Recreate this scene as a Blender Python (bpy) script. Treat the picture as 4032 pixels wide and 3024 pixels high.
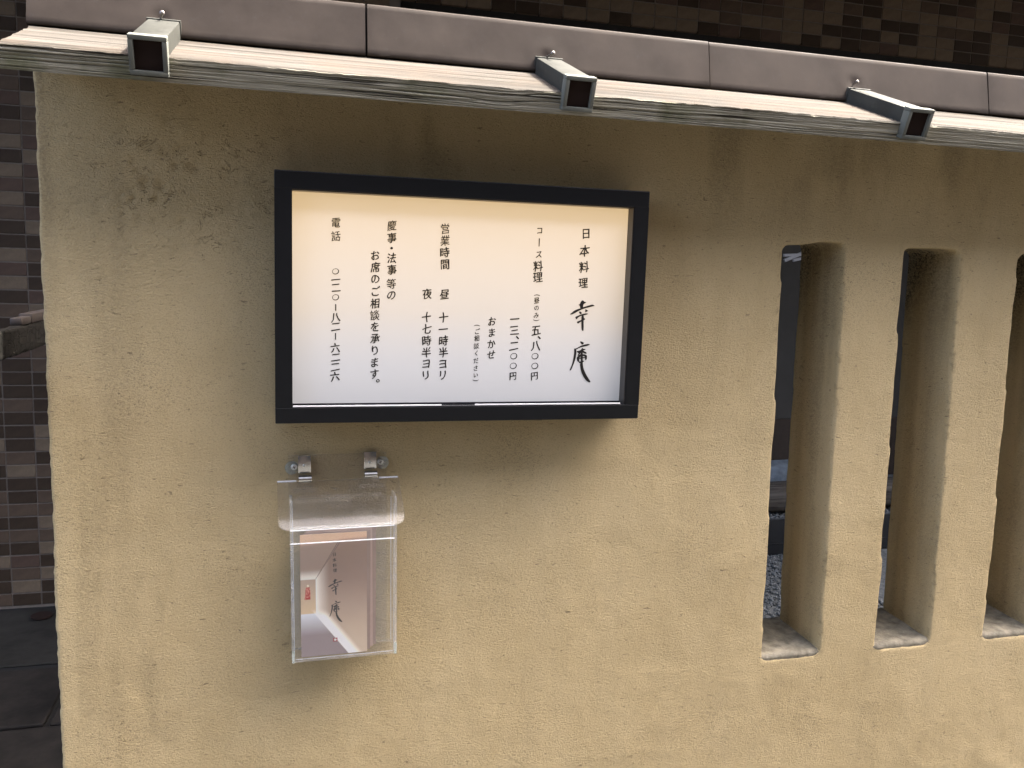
import bpy, bmesh, math, random
import numpy as np
from mathutils import Vector, Matrix

for o in list(bpy.data.objects):
    bpy.data.objects.remove(o)
scene = bpy.context.scene
COL = scene.collection
random.seed(11)
R = math.radians

# ---------------------------------------------------------------- camera
cam_d = bpy.data.cameras.new('camera')
cam = bpy.data.objects.new('camera', cam_d)
COL.objects.link(cam)
cam_d.sensor_width = 36.0
cam_d.lens = 36.0 * 3352.0 / 4032.0
cam_d.clip_start = 0.05
cam_d.clip_end = 400.0
_r = Vector((0.96638251, -0.25500821, 0.03279707))
_u = Vector((0.00322128, 0.13955989, 0.99020839))
_f = Vector((0.25708843, 0.95681443, -0.13568969))
cam.matrix_world = Matrix(((_r.x, _u.x, -_f.x, 0.01536433),
                           (_r.y, _u.y, -_f.y, -1.41518503),
                           (_r.z, _u.z, -_f.z, 1.55),
                           (0, 0, 0, 1)))
scene.camera = cam

# ---------------------------------------------------------------- light
SUN_DIR = Vector((0.47, 0.062, 0.88)).normalized()       # towards the sun
world = bpy.data.worlds.new('World')
scene.world = world
world.use_nodes = True
wn = world.node_tree.nodes
wn.clear()
sky = wn.new('ShaderNodeTexSky')
sky.sky_type = 'NISHITA'
sky.sun_disc = False
sky.sun_elevation = math.asin(SUN_DIR.z)
sky.sun_rotation = math.atan2(SUN_DIR.x, SUN_DIR.y)
sky.air_density = 0.6
sky.dust_density = 7.0
sky.ozone_density = 0.4
bg = wn.new('ShaderNodeBackground')
bg.inputs['Strength'].default_value = 0.15
wo = wn.new('ShaderNodeOutputWorld')
world.node_tree.links.new(sky.outputs[0], bg.inputs[0])
world.node_tree.links.new(bg.outputs[0], wo.inputs[0])
sun_d = bpy.data.lights.new('sun', 'SUN')
sun_d.energy = 2.0
sun_d.angle = R(0.5)
sun_d.color = (1.0, 0.95, 0.88)
sun = bpy.data.objects.new('sun', sun_d)
COL.objects.link(sun)
sun.rotation_euler = SUN_DIR.to_track_quat('Z', 'Y').to_euler()
sun.location = (1, 0, 6)

vs = scene.view_settings
scene.display_settings.display_device = 'sRGB'
vs.view_transform = 'Standard'
vs.look = 'None'
vs.exposure = 3.43
vs.gamma = 1.0
scene.render.engine = 'CYCLES'
scene.cycles.max_bounces = 10
scene.cycles.diffuse_bounces = 3
scene.cycles.glossy_bounces = 4
scene.cycles.transmission_bounces = 8
scene.cycles.transparent_max_bounces = 24
scene.cycles.caustics_reflective = False
scene.cycles.caustics_refractive = False
scene.cycles.use_denoising = True
scene.cycles.sample_clamp_indirect = 6.0

# ---------------------------------------------------------------- noise
def _hash(ix, iy, iz, seed):
    h = (ix.astype(np.int64) * 374761393 + iy.astype(np.int64) * 668265263 +
         iz.astype(np.int64) * 2147483647 + seed * 974634777)
    h = (h ^ (h >> 13)) * 1274126177
    h = h ^ (h >> 16)
    return (h & 0xFFFFFF) / float(0xFFFFFF) * 2 - 1

def vnoise(x, y, z=None, seed=0):
    x = np.asarray(x, float); y = np.asarray(y, float)
    z = np.zeros_like(x) if z is None else np.asarray(z, float)
    ix, iy, iz = np.floor(x), np.floor(y), np.floor(z)
    fx, fy, fz = x - ix, y - iy, z - iz
    fx = fx * fx * (3 - 2 * fx); fy = fy * fy * (3 - 2 * fy); fz = fz * fz * (3 - 2 * fz)
    r = 0
    for dx in (0, 1):
        for dy in (0, 1):
            for dz in (0, 1):
                w = (fx if dx else 1 - fx) * (fy if dy else 1 - fy) * (fz if dz else 1 - fz)
                r = r + w * _hash(ix + dx, iy + dy, iz + dz, seed)
    return r

def fbm(x, y, z=None, o=4, seed=0, gain=.5):
    r, a, f = 0, 1, 1
    z = np.zeros_like(x) if z is None else z
    for k in range(o):
        r = r + a * vnoise(x * f, y * f, z * f, seed + k * 7)
        a *= gain; f *= 2.03
    return r

def sstep(a, b, x):
    t = np.clip((x - a) / (b - a), 0, 1)
    return t * t * (3 - 2 * t)

# ---------------------------------------------------------------- objects
def empty(name, loc, label, cat, group=None, kind=None):
    o = bpy.data.objects.new(name, None)
    o.empty_display_size = .05
    COL.objects.link(o)
    o.location = loc
    tag(o, label, cat, group, kind)
    return o

def tag(o, label=None, cat=None, group=None, kind=None):
    for k, v in (('label', label), ('category', cat), ('group', group), ('kind', kind)):
        if v:
            o[k] = v
    return o

bpy.context.view_layer.update()
_loc = {}
def link_mesh(name, me, m=None, parent=None, smooth=False):
    """a mesh whose vertices are in world space; its parent is an unrotated Empty or mesh"""
    o = bpy.data.objects.new(name, me)
    COL.objects.link(o)
    if m is not None:
        for mm in (m if isinstance(m, (list, tuple)) else [m]):
            me.materials.append(mm)
    if parent is not None:
        o.parent = parent
        o.matrix_parent_inverse = Matrix.Translation(-wloc(parent))
    if smooth:
        me.polygons.foreach_set('use_smooth', [True] * len(me.polygons))
    return o

def wloc(o):
    v = Vector(o.location)
    p = o.parent
    if p is not None:
        v = o.matrix_parent_inverse @ v
        v = v + wloc(p)
    return v

def from_np(name, V, F):
    me = bpy.data.meshes.new(name)
    me.from_pydata([tuple(v) for v in V], [], [tuple(f) for f in F])
    me.update()
    return me

class MB:
    """collects simple solids into one bmesh"""
    def __init__(self):
        self.bm = bmesh.new()
    def box(self, x0, x1, y0, y1, z0, z1, mi=0, bev=0, seg=2, M=None):
        vs_ = [self.bm.verts.new((x, y, z)) for x in (x0, x1) for y in (y0, y1) for z in (z0, z1)]
        F = [(0, 1, 3, 2), (4, 6, 7, 5), (0, 4, 5, 1), (2, 3, 7, 6), (0, 2, 6, 4), (1, 5, 7, 3)]
        fs = [self.bm.faces.new([vs_[i] for i in f]) for f in F]
        for f in fs:
            f.material_index = mi
        if bev:
            es = list({e for f in fs for e in f.edges})
            r = bmesh.ops.bevel(self.bm, geom=es, offset=bev, segments=seg, affect='EDGES', profile=.5)
            vs_ = [v for v in r['verts']] + [v for v in vs_ if v.is_valid]
            vs_ = list(set(vs_))
        if M is not None:
            for v in vs_:
                v.co = M @ v.co
        return vs_
    def prism(self, pts, axis, a, b, mi=0, bev=0):
        """extrude the 2D outline pts along axis ('x','y','z') from a to b"""
        def p3(p, t):
            return {'x': (t, p[0], p[1]), 'y': (p[0], t, p[1]), 'z': (p[0], p[1], t)}[axis]
        A = [self.bm.verts.new(p3(p, a)) for p in pts]
        B = [self.bm.verts.new(p3(p, b)) for p in pts]
        n = len(pts)
        fs = [self.bm.faces.new(A), self.bm.faces.new(B[::-1])]
        for i in range(n):
            fs.append(self.bm.faces.new((A[i], B[i], B[(i + 1) % n], A[(i + 1) % n])))
        for f in fs:
            f.material_index = mi
        if bev:
            es = list({e for f in fs for e in f.edges})
            bmesh.ops.bevel(self.bm, geom=es, offset=bev, segments=2, affect='EDGES', profile=.5)
        return A + B
    def cyl(self, c, axis, r, L, n=20, r2=None, mi=0):
        """a cylinder from c along the vector axis"""
        ax = Vector(axis).normalized()
        q = ax.to_track_quat('Z', 'Y')
        r2 = r if r2 is None else r2
        A = [self.bm.verts.new(Vector(c) + q @ Vector((r * math.cos(t), r * math.sin(t), 0))) for t in [2 * math.pi * k / n for k in range(n)]]
        B = [self.bm.verts.new(Vector(c) + q @ Vector((r2 * math.cos(t), r2 * math.sin(t), L))) for t in [2 * math.pi * k / n for k in range(n)]]
        fs = [self.bm.faces.new(A[::-1]), self.bm.faces.new(B)]
        for i in range(n):
            fs.append(self.bm.faces.new((A[i], A[(i + 1) % n], B[(i + 1) % n], B[i])))
        for f in fs:
            f.material_index = mi
        return A + B
    def ball(self, c, r, mi=0, s=(1, 1, 1)):
        g = bmesh.ops.create_uvsphere(self.bm, u_segments=14, v_segments=9, radius=r)
        for v in g['verts']:
            v.co = Vector(c) + Vector((v.co.x * s[0], v.co.y * s[1], v.co.z * s[2]))
        return g['verts']
    def build(self, name, m, parent=None, smooth=False):
        bmesh.ops.recalc_face_normals(self.bm, faces=self.bm.faces)
        me = bpy.data.meshes.new(name)
        self.bm.to_mesh(me)
        self.bm.free()
        o = link_mesh(name, me, m, parent)
        if smooth:
            me.polygons.foreach_set('use_smooth', [True] * len(me.polygons))
            me.set_sharp_from_angle(angle=R(35))
        return o

# ---------------------------------------------------------------- materials
class NT:
    def __init__(self, name):
        self.m = bpy.data.materials.new(name)
        self.m.use_nodes = True
        self.t = self.m.node_tree
        self.p = self.t.nodes['Principled BSDF']
        self.out = self.t.nodes['Material Output']
        self.tc = self.t.nodes.new('ShaderNodeTexCoord')
    def n(self, typ, **kw):
        nd = self.t.nodes.new('ShaderNode' + typ)
        for k, v in kw.items():
            if k.startswith('_'):
                setattr(nd, k[1:], v)
            else:
                nd.inputs[k.replace('__', ' ')].default_value = v
        return nd
    def l(self, a, b):
        self.t.links.new(a, b)
    def map(self, scale=(1, 1, 1), rot=(0, 0, 0), src='Object'):
        mp = self.n('Mapping')
        mp.inputs['Scale'].default_value = scale
        mp.inputs['Rotation'].default_value = rot
        self.l(self.tc.outputs[src], mp.inputs[0])
        return mp.outputs[0]
    def noise(self, vec, scale, detail=4, rough=.55, dist=0):
        nd = self.n('TexNoise', Scale=scale, Detail=detail, Roughness=rough, Distortion=dist)
        self.l(vec, nd.inputs['Vector'])
        return nd.outputs['Fac']
    def ramp(self, fac, stops, interp='LINEAR'):
        nd = self.n('ValToRGB')
        cr = nd.color_ramp
        cr.interpolation = interp
        while len(cr.elements) > 1:
            cr.elements.remove(cr.elements[-1])
        for i, (p, c) in enumerate(stops):
            e = cr.elements[0] if i == 0 else cr.elements.new(p)
            e.position = p
            c = (c, c, c) if isinstance(c, (int, float)) else c
            e.color = (*c, 1)
        self.l(fac, nd.inputs[0])
        return nd.outputs[0]
    def mix(self, fac, a, b, mode='MIX'):
        nd = self.n('Mix', _data_type='RGBA', _blend_type=mode)
        for s, v in ((nd.inputs[0], fac), (nd.inputs[6], a), (nd.inputs[7], b)):
            if isinstance(v, bpy.types.NodeSocket):
                self.l(v, s)
            elif isinstance(v, (int, float)):
                s.default_value = v if s is nd.inputs[0] else (v, v, v, 1)
            else:
                s.default_value = (*v, 1)
        return nd.outputs[2]
    def math(self, op, a, b=0.0, clamp=False):
        nd = self.n('Math', _operation=op, _use_clamp=clamp)
        for s, v in ((nd.inputs[0], a), (nd.inputs[1], b)):
            if isinstance(v, bpy.types.NodeSocket):
                self.l(v, s)
            else:
                s.default_value = v
        return nd.outputs[0]
    def bump(self, h, strength=.5, dist=.001, prev=None):
        nd = self.n('Bump', Strength=strength, Distance=dist)
        self.l(h, nd.inputs['Height'])
        if prev is not None:
            self.l(prev, nd.inputs['Normal'])
        return nd.outputs[0]
    def done(self, color=None, rough=None, normal=None, **kw):
        for nm, v in (('Base Color', color), ('Roughness', rough), ('Normal', normal)):
            if v is None:
                continue
            if isinstance(v, bpy.types.NodeSocket):
                self.l(v, self.p.inputs[nm])
            elif nm == 'Base Color':
                self.p.inputs[nm].default_value = (*v, 1)
            else:
                self.p.inputs[nm].default_value = v
        for k, v in kw.items():
            self.p.inputs[k.replace('__', ' ')].default_value = v
        return self.m

def mat_plaster():
    t = NT('ochre_plaster')
    v = t.tc.outputs['Object']
    big = t.noise(v, 2.2, 4, .6)
    mid = t.noise(t.map((1.0, 1.0, .55)), 9, 5, .65)
    col = t.ramp(t.math('ADD', t.math('MULTIPLY', big, .55), t.math('MULTIPLY', mid, .45)),
                 [(.30, (.465, .36, .185)), (.48, (.545, .43, .232)), (.68, (.60, .48, .27))])
    # darker soiling streaks that run down the wall
    st = t.noise(t.map((14, 14, 1.3)), 1, 5, .7)
    st = t.ramp(st, [(.50, 0.0), (.72, 1.0)])
    col = t.mix(t.math('MULTIPLY', st, .16), col, (.33, .27, .16))
    # grimy patches in pitted zones
    pz = t.ramp(t.noise(v, 5.5, 3, .5), [(.50, 0.0), (.66, 1.0)])
    wob = t.n('TexNoise', Scale=120.0, Detail=2.0)
    t.l(t.map((1, 1, 1.9)), wob.inputs['Vector'])
    grain = t.noise(t.map((1, 1, 1.7)), 430, 3, .65, 1.0)
    pits = t.ramp(grain, [(.35, 1.0), (.45, 0.0)])
    coarse = t.noise(t.map((1, 1, 1.7)), 210, 3, .6, 1.0)
    cp = t.ramp(coarse, [(.32, 1.0), (.41, 0.0)])
    col = t.mix(t.math('MULTIPLY', t.math('MULTIPLY', cp, pz), .75), col, (.15, .12, .07))
    col = t.mix(t.math('MULTIPLY', pits, t.math('ADD', t.math('MULTIPLY', pz, .35), .38)), col, (.17, .135, .08))
    # sparse scratches and nicks
    sc = t.noise(t.map((1.0, 1.0, 3.2), (0, R(12), 0)), 75, 2, .5, .8)
    scr = t.ramp(sc, [(.275, 1.0), (.31, 0.0)])
    col = t.mix(t.math('MULTIPLY', scr, .6), col, (.17, .13, .08))
    # mould and other dark blotches, masked in the wall builder
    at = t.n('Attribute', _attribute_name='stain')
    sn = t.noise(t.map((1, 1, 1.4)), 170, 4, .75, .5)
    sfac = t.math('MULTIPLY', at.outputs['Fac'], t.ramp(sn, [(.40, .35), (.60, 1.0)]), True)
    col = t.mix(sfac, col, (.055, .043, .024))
    zn = t.n('Attribute', _attribute_name='scored')
    cn = t.noise(t.map((1, 1, 1.5)), 17, 5, .62, .5)
    line = t.ramp(t.math('ABSOLUTE', t.math('SUBTRACT', cn, .5)), [(.0, 1.0), (.012, 0.0)])
    brk = t.ramp(t.noise(v, 26, 3, .6), [(.52, 0.0), (.58, 1.0)])
    crk = t.math('MULTIPLY', t.math('MULTIPLY', line, brk), zn.outputs['Fac'], True)
    col = t.mix(t.math('MULTIPLY', crk, .45), col, (.14, .105, .06))
    h = t.math('ADD', t.math('MULTIPLY', grain, .5), t.math('MULTIPLY', coarse, .9))
    h = t.math('SUBTRACT', h, t.math('MULTIPLY', scr, .5))
    h = t.math('ADD', h, t.math('MULTIPLY', t.noise(v, 32, 4, .6), .8))
    n = t.bump(h, 1.0, .0034)
    n = t.bump(crk, .7, -.003, n)
    return t.done(col, .93, n, Specular__IOR__Level=.25)

def mat_wood(name, face):
    t = NT(name)
    g = t.noise(t.map((1.1, 60, 60) if face == 'top' else (3.0, 150, 150)), 1, 6, .7, .3)
    g2 = t.noise(t.map((2.5, 260, 260)), 1, 3, .6)
    pat = t.noise(t.tc.outputs['Object'], 9, 4, .6)
    if face == 'top':
        c = t.ramp(g, [(.36, (.013, .0115, .0095)), (.5, (.058, .053, .046)), (.66, (.10, .093, .082))])
        c = t.mix(t.ramp(pat, [(.45, 0.0), (.7, .35)]), c, (.085, .060, .042))
    else:
        c = t.ramp(g, [(.30, (.15, .14, .10)), (.48, (.28, .265, .205)), (.70, (.40, .38, .30))])
        c = t.mix(t.ramp(pat, [(.52, 0.0), (.66, .75)]), c, (.12, .125, .065))
        c = t.mix(t.ramp(t.noise(t.map((4.5, 230, 230)), 1, 2, .5), [(.34, 1.0), (.39, 0.0)]), c, (.02, .017, .012))
    c = t.mix(t.math('MULTIPLY', t.ramp(g2, [(.3, 1.0), (.55, 0.0)]), .35), c, (.10, .09, .07))
    n = t.bump(t.math('ADD', g, t.math('MULTIPLY', g2, .6)), .7, .0015)
    return t.done(c, .9, n, Specular__IOR__Level=.06 if face == 'top' else .15)

def mat_metal(name, col, rough=.45, metallic=.35, spots=.2, stain=(.16, .18, .18), spec=.5):
    t = NT(name)
    v = t.tc.outputs['Object']
    a = t.noise(v, 14, 5, .6)
    b = t.noise(t.map((1, 1, 1)), 90, 4, .7)
    c = t.mix(t.ramp(a, [(.35, 0.0), (.7, 1.0)]), [x * .82 for x in col], [x * 1.2 for x in col])
    c = t.mix(t.math('MULTIPLY', t.ramp(b, [(.58, 0.0), (.75, 1.0)]), spots), c, stain)
    rr = t.ramp(a, [(.3, rough * .85), (.7, rough * 1.2)])
    n = t.bump(t.noise(v, 7, 3, .5), .25, .006)
    n = t.bump(b, .12, .0006, n)
    return t.done(c, rr, n, Metallic=metallic, Specular__IOR__Level=spec)

def mat_simple(name, col, rough=.6, metallic=0, var=.12, scale=40, bump=.15, bd=.0006, spec=.4):
    t = NT(name)
    v = t.tc.outputs['Object']
    a = t.noise(v, scale, 5, .6)
    c = t.mix(t.ramp(a, [(.3, 0.0), (.7, 1.0)]), [x * (1 - var) for x in col], [min(1, x * (1 + var)) for x in col])
    n = t.bump(t.noise(v, scale * 5, 3, .6), bump, bd)
    return t.done(c, rough, n, Metallic=metallic, Specular__IOR__Level=spec)

def mat_acrylic(name, tint=(.985, .985, .98), haze=.05, rough=.03, f0=.035):
    t = NT(name)
    t.t.nodes.remove(t.p)
    tr = t.n('BsdfTransparent'); tr.inputs[0].default_value = (*tint, 1)
    gl = t.n('BsdfGlossy'); gl.inputs['Color'].default_value = (1, 1, 1, 1); gl.inputs['Roughness'].default_value = rough
    df = t.n('BsdfDiffuse'); df.inputs['Color'].default_value = (.8, .8, .8, 1)
    lw = t.n('LayerWeight'); lw.inputs['Blend'].default_value = .5
    fr = t.math('ADD', t.math('MULTIPLY', t.math('POWER', lw.outputs['Facing'], 5.0), .8), f0)
    nz = t.noise(t.map((1, 1, 1)), 25, 6, .7)
    hz = t.ramp(nz, [(.35, haze * .35), (.75, haze * 1.9)])
    m1 = t.n('MixShader'); m2 = t.n('MixShader')
    t.l(hz, m1.inputs[0]); t.l(tr.outputs[0], m1.inputs[1]); t.l(df.outputs[0], m1.inputs[2])
    t.l(fr, m2.inputs[0]); t.l(m1.outputs[0], m2.inputs[1]); t.l(gl.outputs[0], m2.inputs[2])
    t.l(m2.outputs[0], t.out.inputs[0])
    return t.m

M = {}
M['plaster'] = mat_plaster()
M['wood_top'] = mat_wood('wood_dimmed_for_sun', 'top')  # same wood as the front, darkened in colour to offset direct sun
M['wood_front'] = mat_wood('weathered_grey_wood', 'front')
M['copper'] = mat_metal('brown_sheet_metal', (.046, .038, .032), .62, 0, .15, (.075, .08, .085), .05)
M['rib'] = mat_metal('patinated_sheet_metal', (.042, .043, .037), .55, 0, .45, (.085, .095, .07), .12)
M['rib_dark'] = mat_metal('dark_brown_metal', (.022, .0145, .012), .7, 0, .1, (.02, .015, .012), .05)
M['rib_end'] = mat_metal('patina_lifted_for_shade', (.125, .13, .11), .6, 0, .5, (.17, .18, .14), .1)  # same metal as the ribs, lightened in colour to offset the shaded front
M['nail'] = mat_simple('dull_nail_steel', (.22, .20, .18), .4, .8)
M['black'] = mat_simple('black_powder_coat', (.0045, .0052, .006), .42, .0, .1, 60, .08, .0003, .25)
M['black_gloss'] = mat_simple('black_gloss_ledge', (.02, .02, .022), .12, .0, .1, 60, .02, .0002, .6)
M['bronze'] = mat_simple('dark_bronze_reveal', (.055, .048, .042), .35, .3, .1, 60, .05)
M['ink'] = mat_simple('black_ink', (.008, .006, .005), .55, 0, .05)
M['steel'] = mat_metal('spotted_stainless', (.50, .50, .47), .22, 1.0, .5, (.20, .19, .17))
M['screw'] = mat_metal('zinc_screw', (.62, .64, .60), .35, .7, .2)
M['washer'] = mat_acrylic('frosted_washer', (.86, .93, .90), .20, .25)
M['acrylic'] = mat_acrylic('clear_acrylic', (.975, .975, .97), .012, .04)
M['acrylic_lid'] = mat_acrylic('scuffed_clear_acrylic', (.94, .93, .915), .014, .06, .018)
M['acrylic_edge'] = mat_acrylic('acrylic_cut_edge', (.93, .95, .94), .22, .2)
M['edge_white'] = mat_simple('polished_edge_and_glint', (.80, .80, .79), .15, 0, .04)
M['grout'] = mat_simple('grey_grout', (.125, .105, .085), .9, 0, .15, 60)
M['tile_dark'] = mat_simple('dark_brown_tile', (.036, .024, .015), .6, 0, .22, 30, .15, .0006, .15)
M['tile_mid'] = mat_simple('brown_tile', (.074, .051, .034), .6, 0, .22, 30, .15, .0006, .15)
M['tile_grey'] = mat_simple('taupe_tile', (.122, .091, .060), .6, 0, .22, 30, .15, .0006, .15)
M['tile_red'] = mat_simple('reddish_brown_tile', (.07, .045, .032), .6, 0, .22, 30, .15, .0006, .15)
M['slab'] = mat_simple('dark_paving_stone', (.013, .011, .009), .8, 0, .7, 7, .5, .002, .2)
M['slab_blue'] = mat_simple('blue_grey_paving_stone', (.019, .018, .015), .8, 0, .6, 7, .5, .002, .2)
M['joint'] = mat_simple('dark_joint_sand', (.008, .008, .007), .95)
M['asphalt'] = mat_simple('lane_asphalt', (.042, .042, .042), .9, 0, .25, 60, .6, .003)
M['concrete'] = mat_simple('grey_render', (.060, .056, .047), .85, 0, .12, 6)
M['dark_void'] = mat_simple('dark_soffit_board', (.012, .011, .010), .9)
M['sill'] = mat_simple('grey_cement', (.205, .185, .135), .9, 0, .45, 45, .8, .002)
def mat_char():
    t = NT('charred_timber')
    vo = t.n('TexVoronoi', _feature='DISTANCE_TO_EDGE'); vo.inputs['Scale'].default_value = 1.0
    wv = t.map((40, 30, 75), (R(24), 0, 0))
    t.l(wv, vo.inputs['Vector'])
    c = t.ramp(vo.outputs['Distance'], [(0.0, (.002, .002, .002)), (.035, (.013, .012, .010)), (.5, (.022, .020, .017))])
    n = t.bump(t.ramp(vo.outputs['Distance'], [(0, 0.0), (.05, 1.0)]), .6, .0012)
    return t.done(c, .8, n, Specular__IOR__Level=.1)
M['char'] = mat_char()
M['pale_metal'] = mat_simple('pale_painted_metal', (.042, .034, .029), .5, 0, .1)
M['gravel'] = mat_simple('blue_grey_gravel', (.115, .122, .118), .8, 0, .6, 60, .4, .002)
M['rock'] = mat_simple('blue_grey_rock', (.14, .165, .18), .85, 0, .4, 14, .8, .004)
M['tray'] = mat_simple('black_metal_edging', (.012, .013, .014), .35)
M['paint_pale'] = mat_simple('pale_grey_paint', (.42, .42, .42), .6)
M['opposite'] = mat_simple('brown_siding', (.10, .08, .07), .85, 0, .1, 3)
M['roofdark'] = mat_simple('dark_roofing', (.06, .06, .065), .7)
M['window'] = mat_simple('dark_window_glass', (.03, .035, .04), .06, 0, .05, 5, 0)
M['brown_board'] = mat_simple('dark_brown_board', (.045, .032, .022), .7)
M['log'] = mat_wood('grained_log', 'top')

# the backlit sign panel: opal acrylic lit by a warm tube behind its upper half; cool lower glow stands in for daylight
def mat_opal():
    t = NT('opal_panel')
    sx = t.n('SeparateXYZ'); t.l(t.tc.outputs['Object'], sx.inputs[0])
    mr = t.n('MapRange'); mr.inputs['From Min'].default_value = 1.327; mr.inputs['From Max'].default_value = 1.655
    t.l(sx.outputs['Z'], mr.inputs[0])
    e = t.ramp(mr.outputs[0], [(0.0, .016), (.14, .018), (.40, .040), (.62, .052), (.80, .060), (.93, .062), (1.0, .056)], 'B_SPLINE')
    c = t.ramp(mr.outputs[0], [(0.0, (.97, .98, 1.0)), (.18, (.98, .94, .92)), (.45, (1.0, .78, .52)), (.75, (1.0, .73, .42)), (1.0, (1.0, .69, .34))])
    t.l(e, t.p.inputs['Emission Strength'])
    t.l(c, t.p.inputs['Emission Color'])
    return t.done((.43, .43, .42), .28, None)
M['opal'] = mat_opal()

# ================================================================ the ground
GZ = 0.21
mb = MB(); mb.box(-40, 40, -40, 40, GZ - .3, GZ - .012)
ground = tag(mb.build('ground', M['joint']), kind='structure')
mb = MB(); mb.box(-30, 30, -30, -.02, GZ - .011, GZ - .004)
lane = tag(mb.build('road', M['asphalt']), kind='structure')
# paving behind the wall end, one stone at a time near the photograph's corner
pav = bpy.data.objects.new('pavement', None); COL.objects.link(pav); pav.location = (-.9, 1.4, GZ - .012)
tag(pav, kind='structure')
bpy.context.view_layer.update()
rows = [(.12, .50), (.50, .80), (.80, 1.12), (1.12, 1.50), (1.53, 2.03)]
for ri, (y0, y1) in enumerate(rows):
    x = -2.2 + (.17 if ri % 2 else 0)
    if ri == 4:
        x = -2.42
    while x < .2:
        w = .46
        xb = x + w
        mb = MB()
        hgt = random.uniform(-.004, .002)
        mb.box(x + .006, xb - .008, y0 + .006, y1 - .006, GZ - .011, GZ + hgt, bev=.004)
        mt = M['slab_blue'] if (ri == 4 and x < -.75 < xb + .2 and x > -1.2) or random.random() < .15 else M['slab']
        mb.build('paving_stone', mt, pav)
        x = xb
mb = MB(); mb.cyl((-.862, 1.93, GZ + .001), (0, 0, 1), .035, .006, 24); mb.build('drain_cover', M['rib_dark'], pav)

# ================================================================ the plaster wall
WT = .150
SL = [(.927, 1.057), (1.190, 1.319), (1.463, 1.592), (1.725, 1.855), (1.988, 2.118)]
def lean(z):
    return -.0185 * (z - .80) / .81      # the slots lean a little
WX0, WX1, WZ1 = -.335, 2.42, 1.838
wall_e = empty('plaster_wall', (1.0, .07, GZ), 'low ochre plaster wall with tall narrow slots, roughly trowelled, capped by a sloping board', 'wall')
bpy.context.view_layer.update()

def rounded(x0, x1, z0, z1, r, n=5, wob=0, seed=0):
    pts = []
    for cx_, cz_, a0 in ((x1 - r, z0 + r, -90), (x1 - r, z1 - r, 0), (x0 + r, z1 - r, 90), (x0 + r, z0 + r, 180)):
        for k in range(n + 1):
            a = R(a0 + 90 * k / n)
            pts.append((cx_ + r * math.cos(a), cz_ + r * math.sin(a)))
    return pts

mb = MB(); mb.box(WX0, WX1, 0, WT, GZ - .05, WZ1); core = mb.build('wall_core', None)
mb = MB()
for (a, b) in SL:
    mb.prism([(p[0] + lean(p[1]), p[1]) for p in rounded(a, b, .792, 1.612, .012)], 'y', -.1, WT + .1)
cut = mb.build('wall_cut', None)
bo = core.modifiers.new('b', 'BOOLEAN'); bo.object = cut; bo.operation = 'DIFFERENCE'; bo.solver = 'EXACT'
rm = core.modifiers.new('r', 'REMESH'); rm.mode = 'VOXEL'; rm.voxel_size = .0052
sm = core.modifiers.new('s', 'SMOOTH'); sm.iterations = 5; sm.factor = .5
dg = bpy.context.evaluated_depsgraph_get()
me = bpy.data.meshes.new_from_object(core.evaluated_get(dg))
bpy.data.objects.remove(core); bpy.data.objects.remove(cut)
nv = len(me.vertices)
V = np.empty(nv * 3); me.vertices.foreach_get('co', V); V = V.reshape(-1, 3)
Nn = np.empty(nv * 3); me.vertex_normals.foreach_get('vector', Nn); Nn = Nn.reshape(-1, 3)
X, Y, Z = V.T
front = sstep(.01, .0, Y)
d = .0016 * fbm(X * 3.1, Y * 5, Z * 2.6, 3, 1) + .0006 * fbm(X * 17, Y * 17, Z * 22, 4, 5)
# overlapping trowel passes: soft ledges
tz = fbm(X * 5, Y * 3, Z * 7, 3, 21)
d += .0004 * (sstep(.1, .16, tz) - sstep(.45, .62, tz))
rq = np.hypot((X - .745) / 1.0, (Z - 1.025) / 1.1)
d += .0009 * sstep(.1335, .1300, rq + .003 * vnoise(X * 14, Z * 14, seed=14)) * sstep(-.05, .03, (X - .745) + (Z - 1.025)) * front
rg = np.abs(fbm(X * 22, Y * 22, Z * 26, 4, 33))
zone = np.exp(-(((X + .13) / .16) ** 2 + ((Z - 1.66) / .13) ** 2))
zone += .15 * np.exp(-(((X - .98) / .28) ** 2 + ((Z - 1.66) / .035) ** 2)) + .12 * np.exp(-(((X - .98) / .3) ** 2 + ((Z - .74) / .05) ** 2))
zone += .12 * np.exp(-((X - WX0 - .03) / .025) ** 2)
d -= .0032 * sstep(.16, .0, rg) * np.clip(zone, 0, 1) * sstep(-.3, .4, fbm(X * 6, Y * 6, Z * 6, 2, 44))
d += .0016 * sstep(.3, 1.0, fbm(X * 30, Y * 30, Z * 30, 3, 55)) * np.clip(zone, 0, 1)
V = V + Nn * d[:, None]
XS = X - lean(Z)
# the wall end and slot edges wander a little, as hand-trowelled edges do
wx = .0022 * vnoise(Z * 4, Z * 0, seed=3) + .0009 * vnoise(Z * 31, Z * 0, seed=4) + .0009 * vnoise(Z * 110, Z * 0 + 3, seed=5)
V[:, 0] += wx * sstep(.02, .0, np.abs(X - WX0))
for i, (a, b) in enumerate(SL):
    for e, s in ((a, 1), (b, 2)):
        w_ = .003 * vnoise(Z * 4, Z * 0 + i * 3 + s, seed=8) + .0008 * vnoise(Z * 24, Z * 0 + i + s * 5, seed=9)
        V[:, 0] += w_ * sstep(.035, .004, np.abs(XS - e)) * sstep(.76, .80, Z) * sstep(1.64, 1.60, Z)
    w_ = .005 * vnoise(X * 16, X * 0 + i, seed=12)
    V[:, 2] += w_ * sstep(.03, .004, np.abs(Z - 1.612)) * sstep(a - .02, a, XS) * sstep(b + .02, b, XS)
me.vertices.foreach_set('co', V.reshape(-1))
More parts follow.
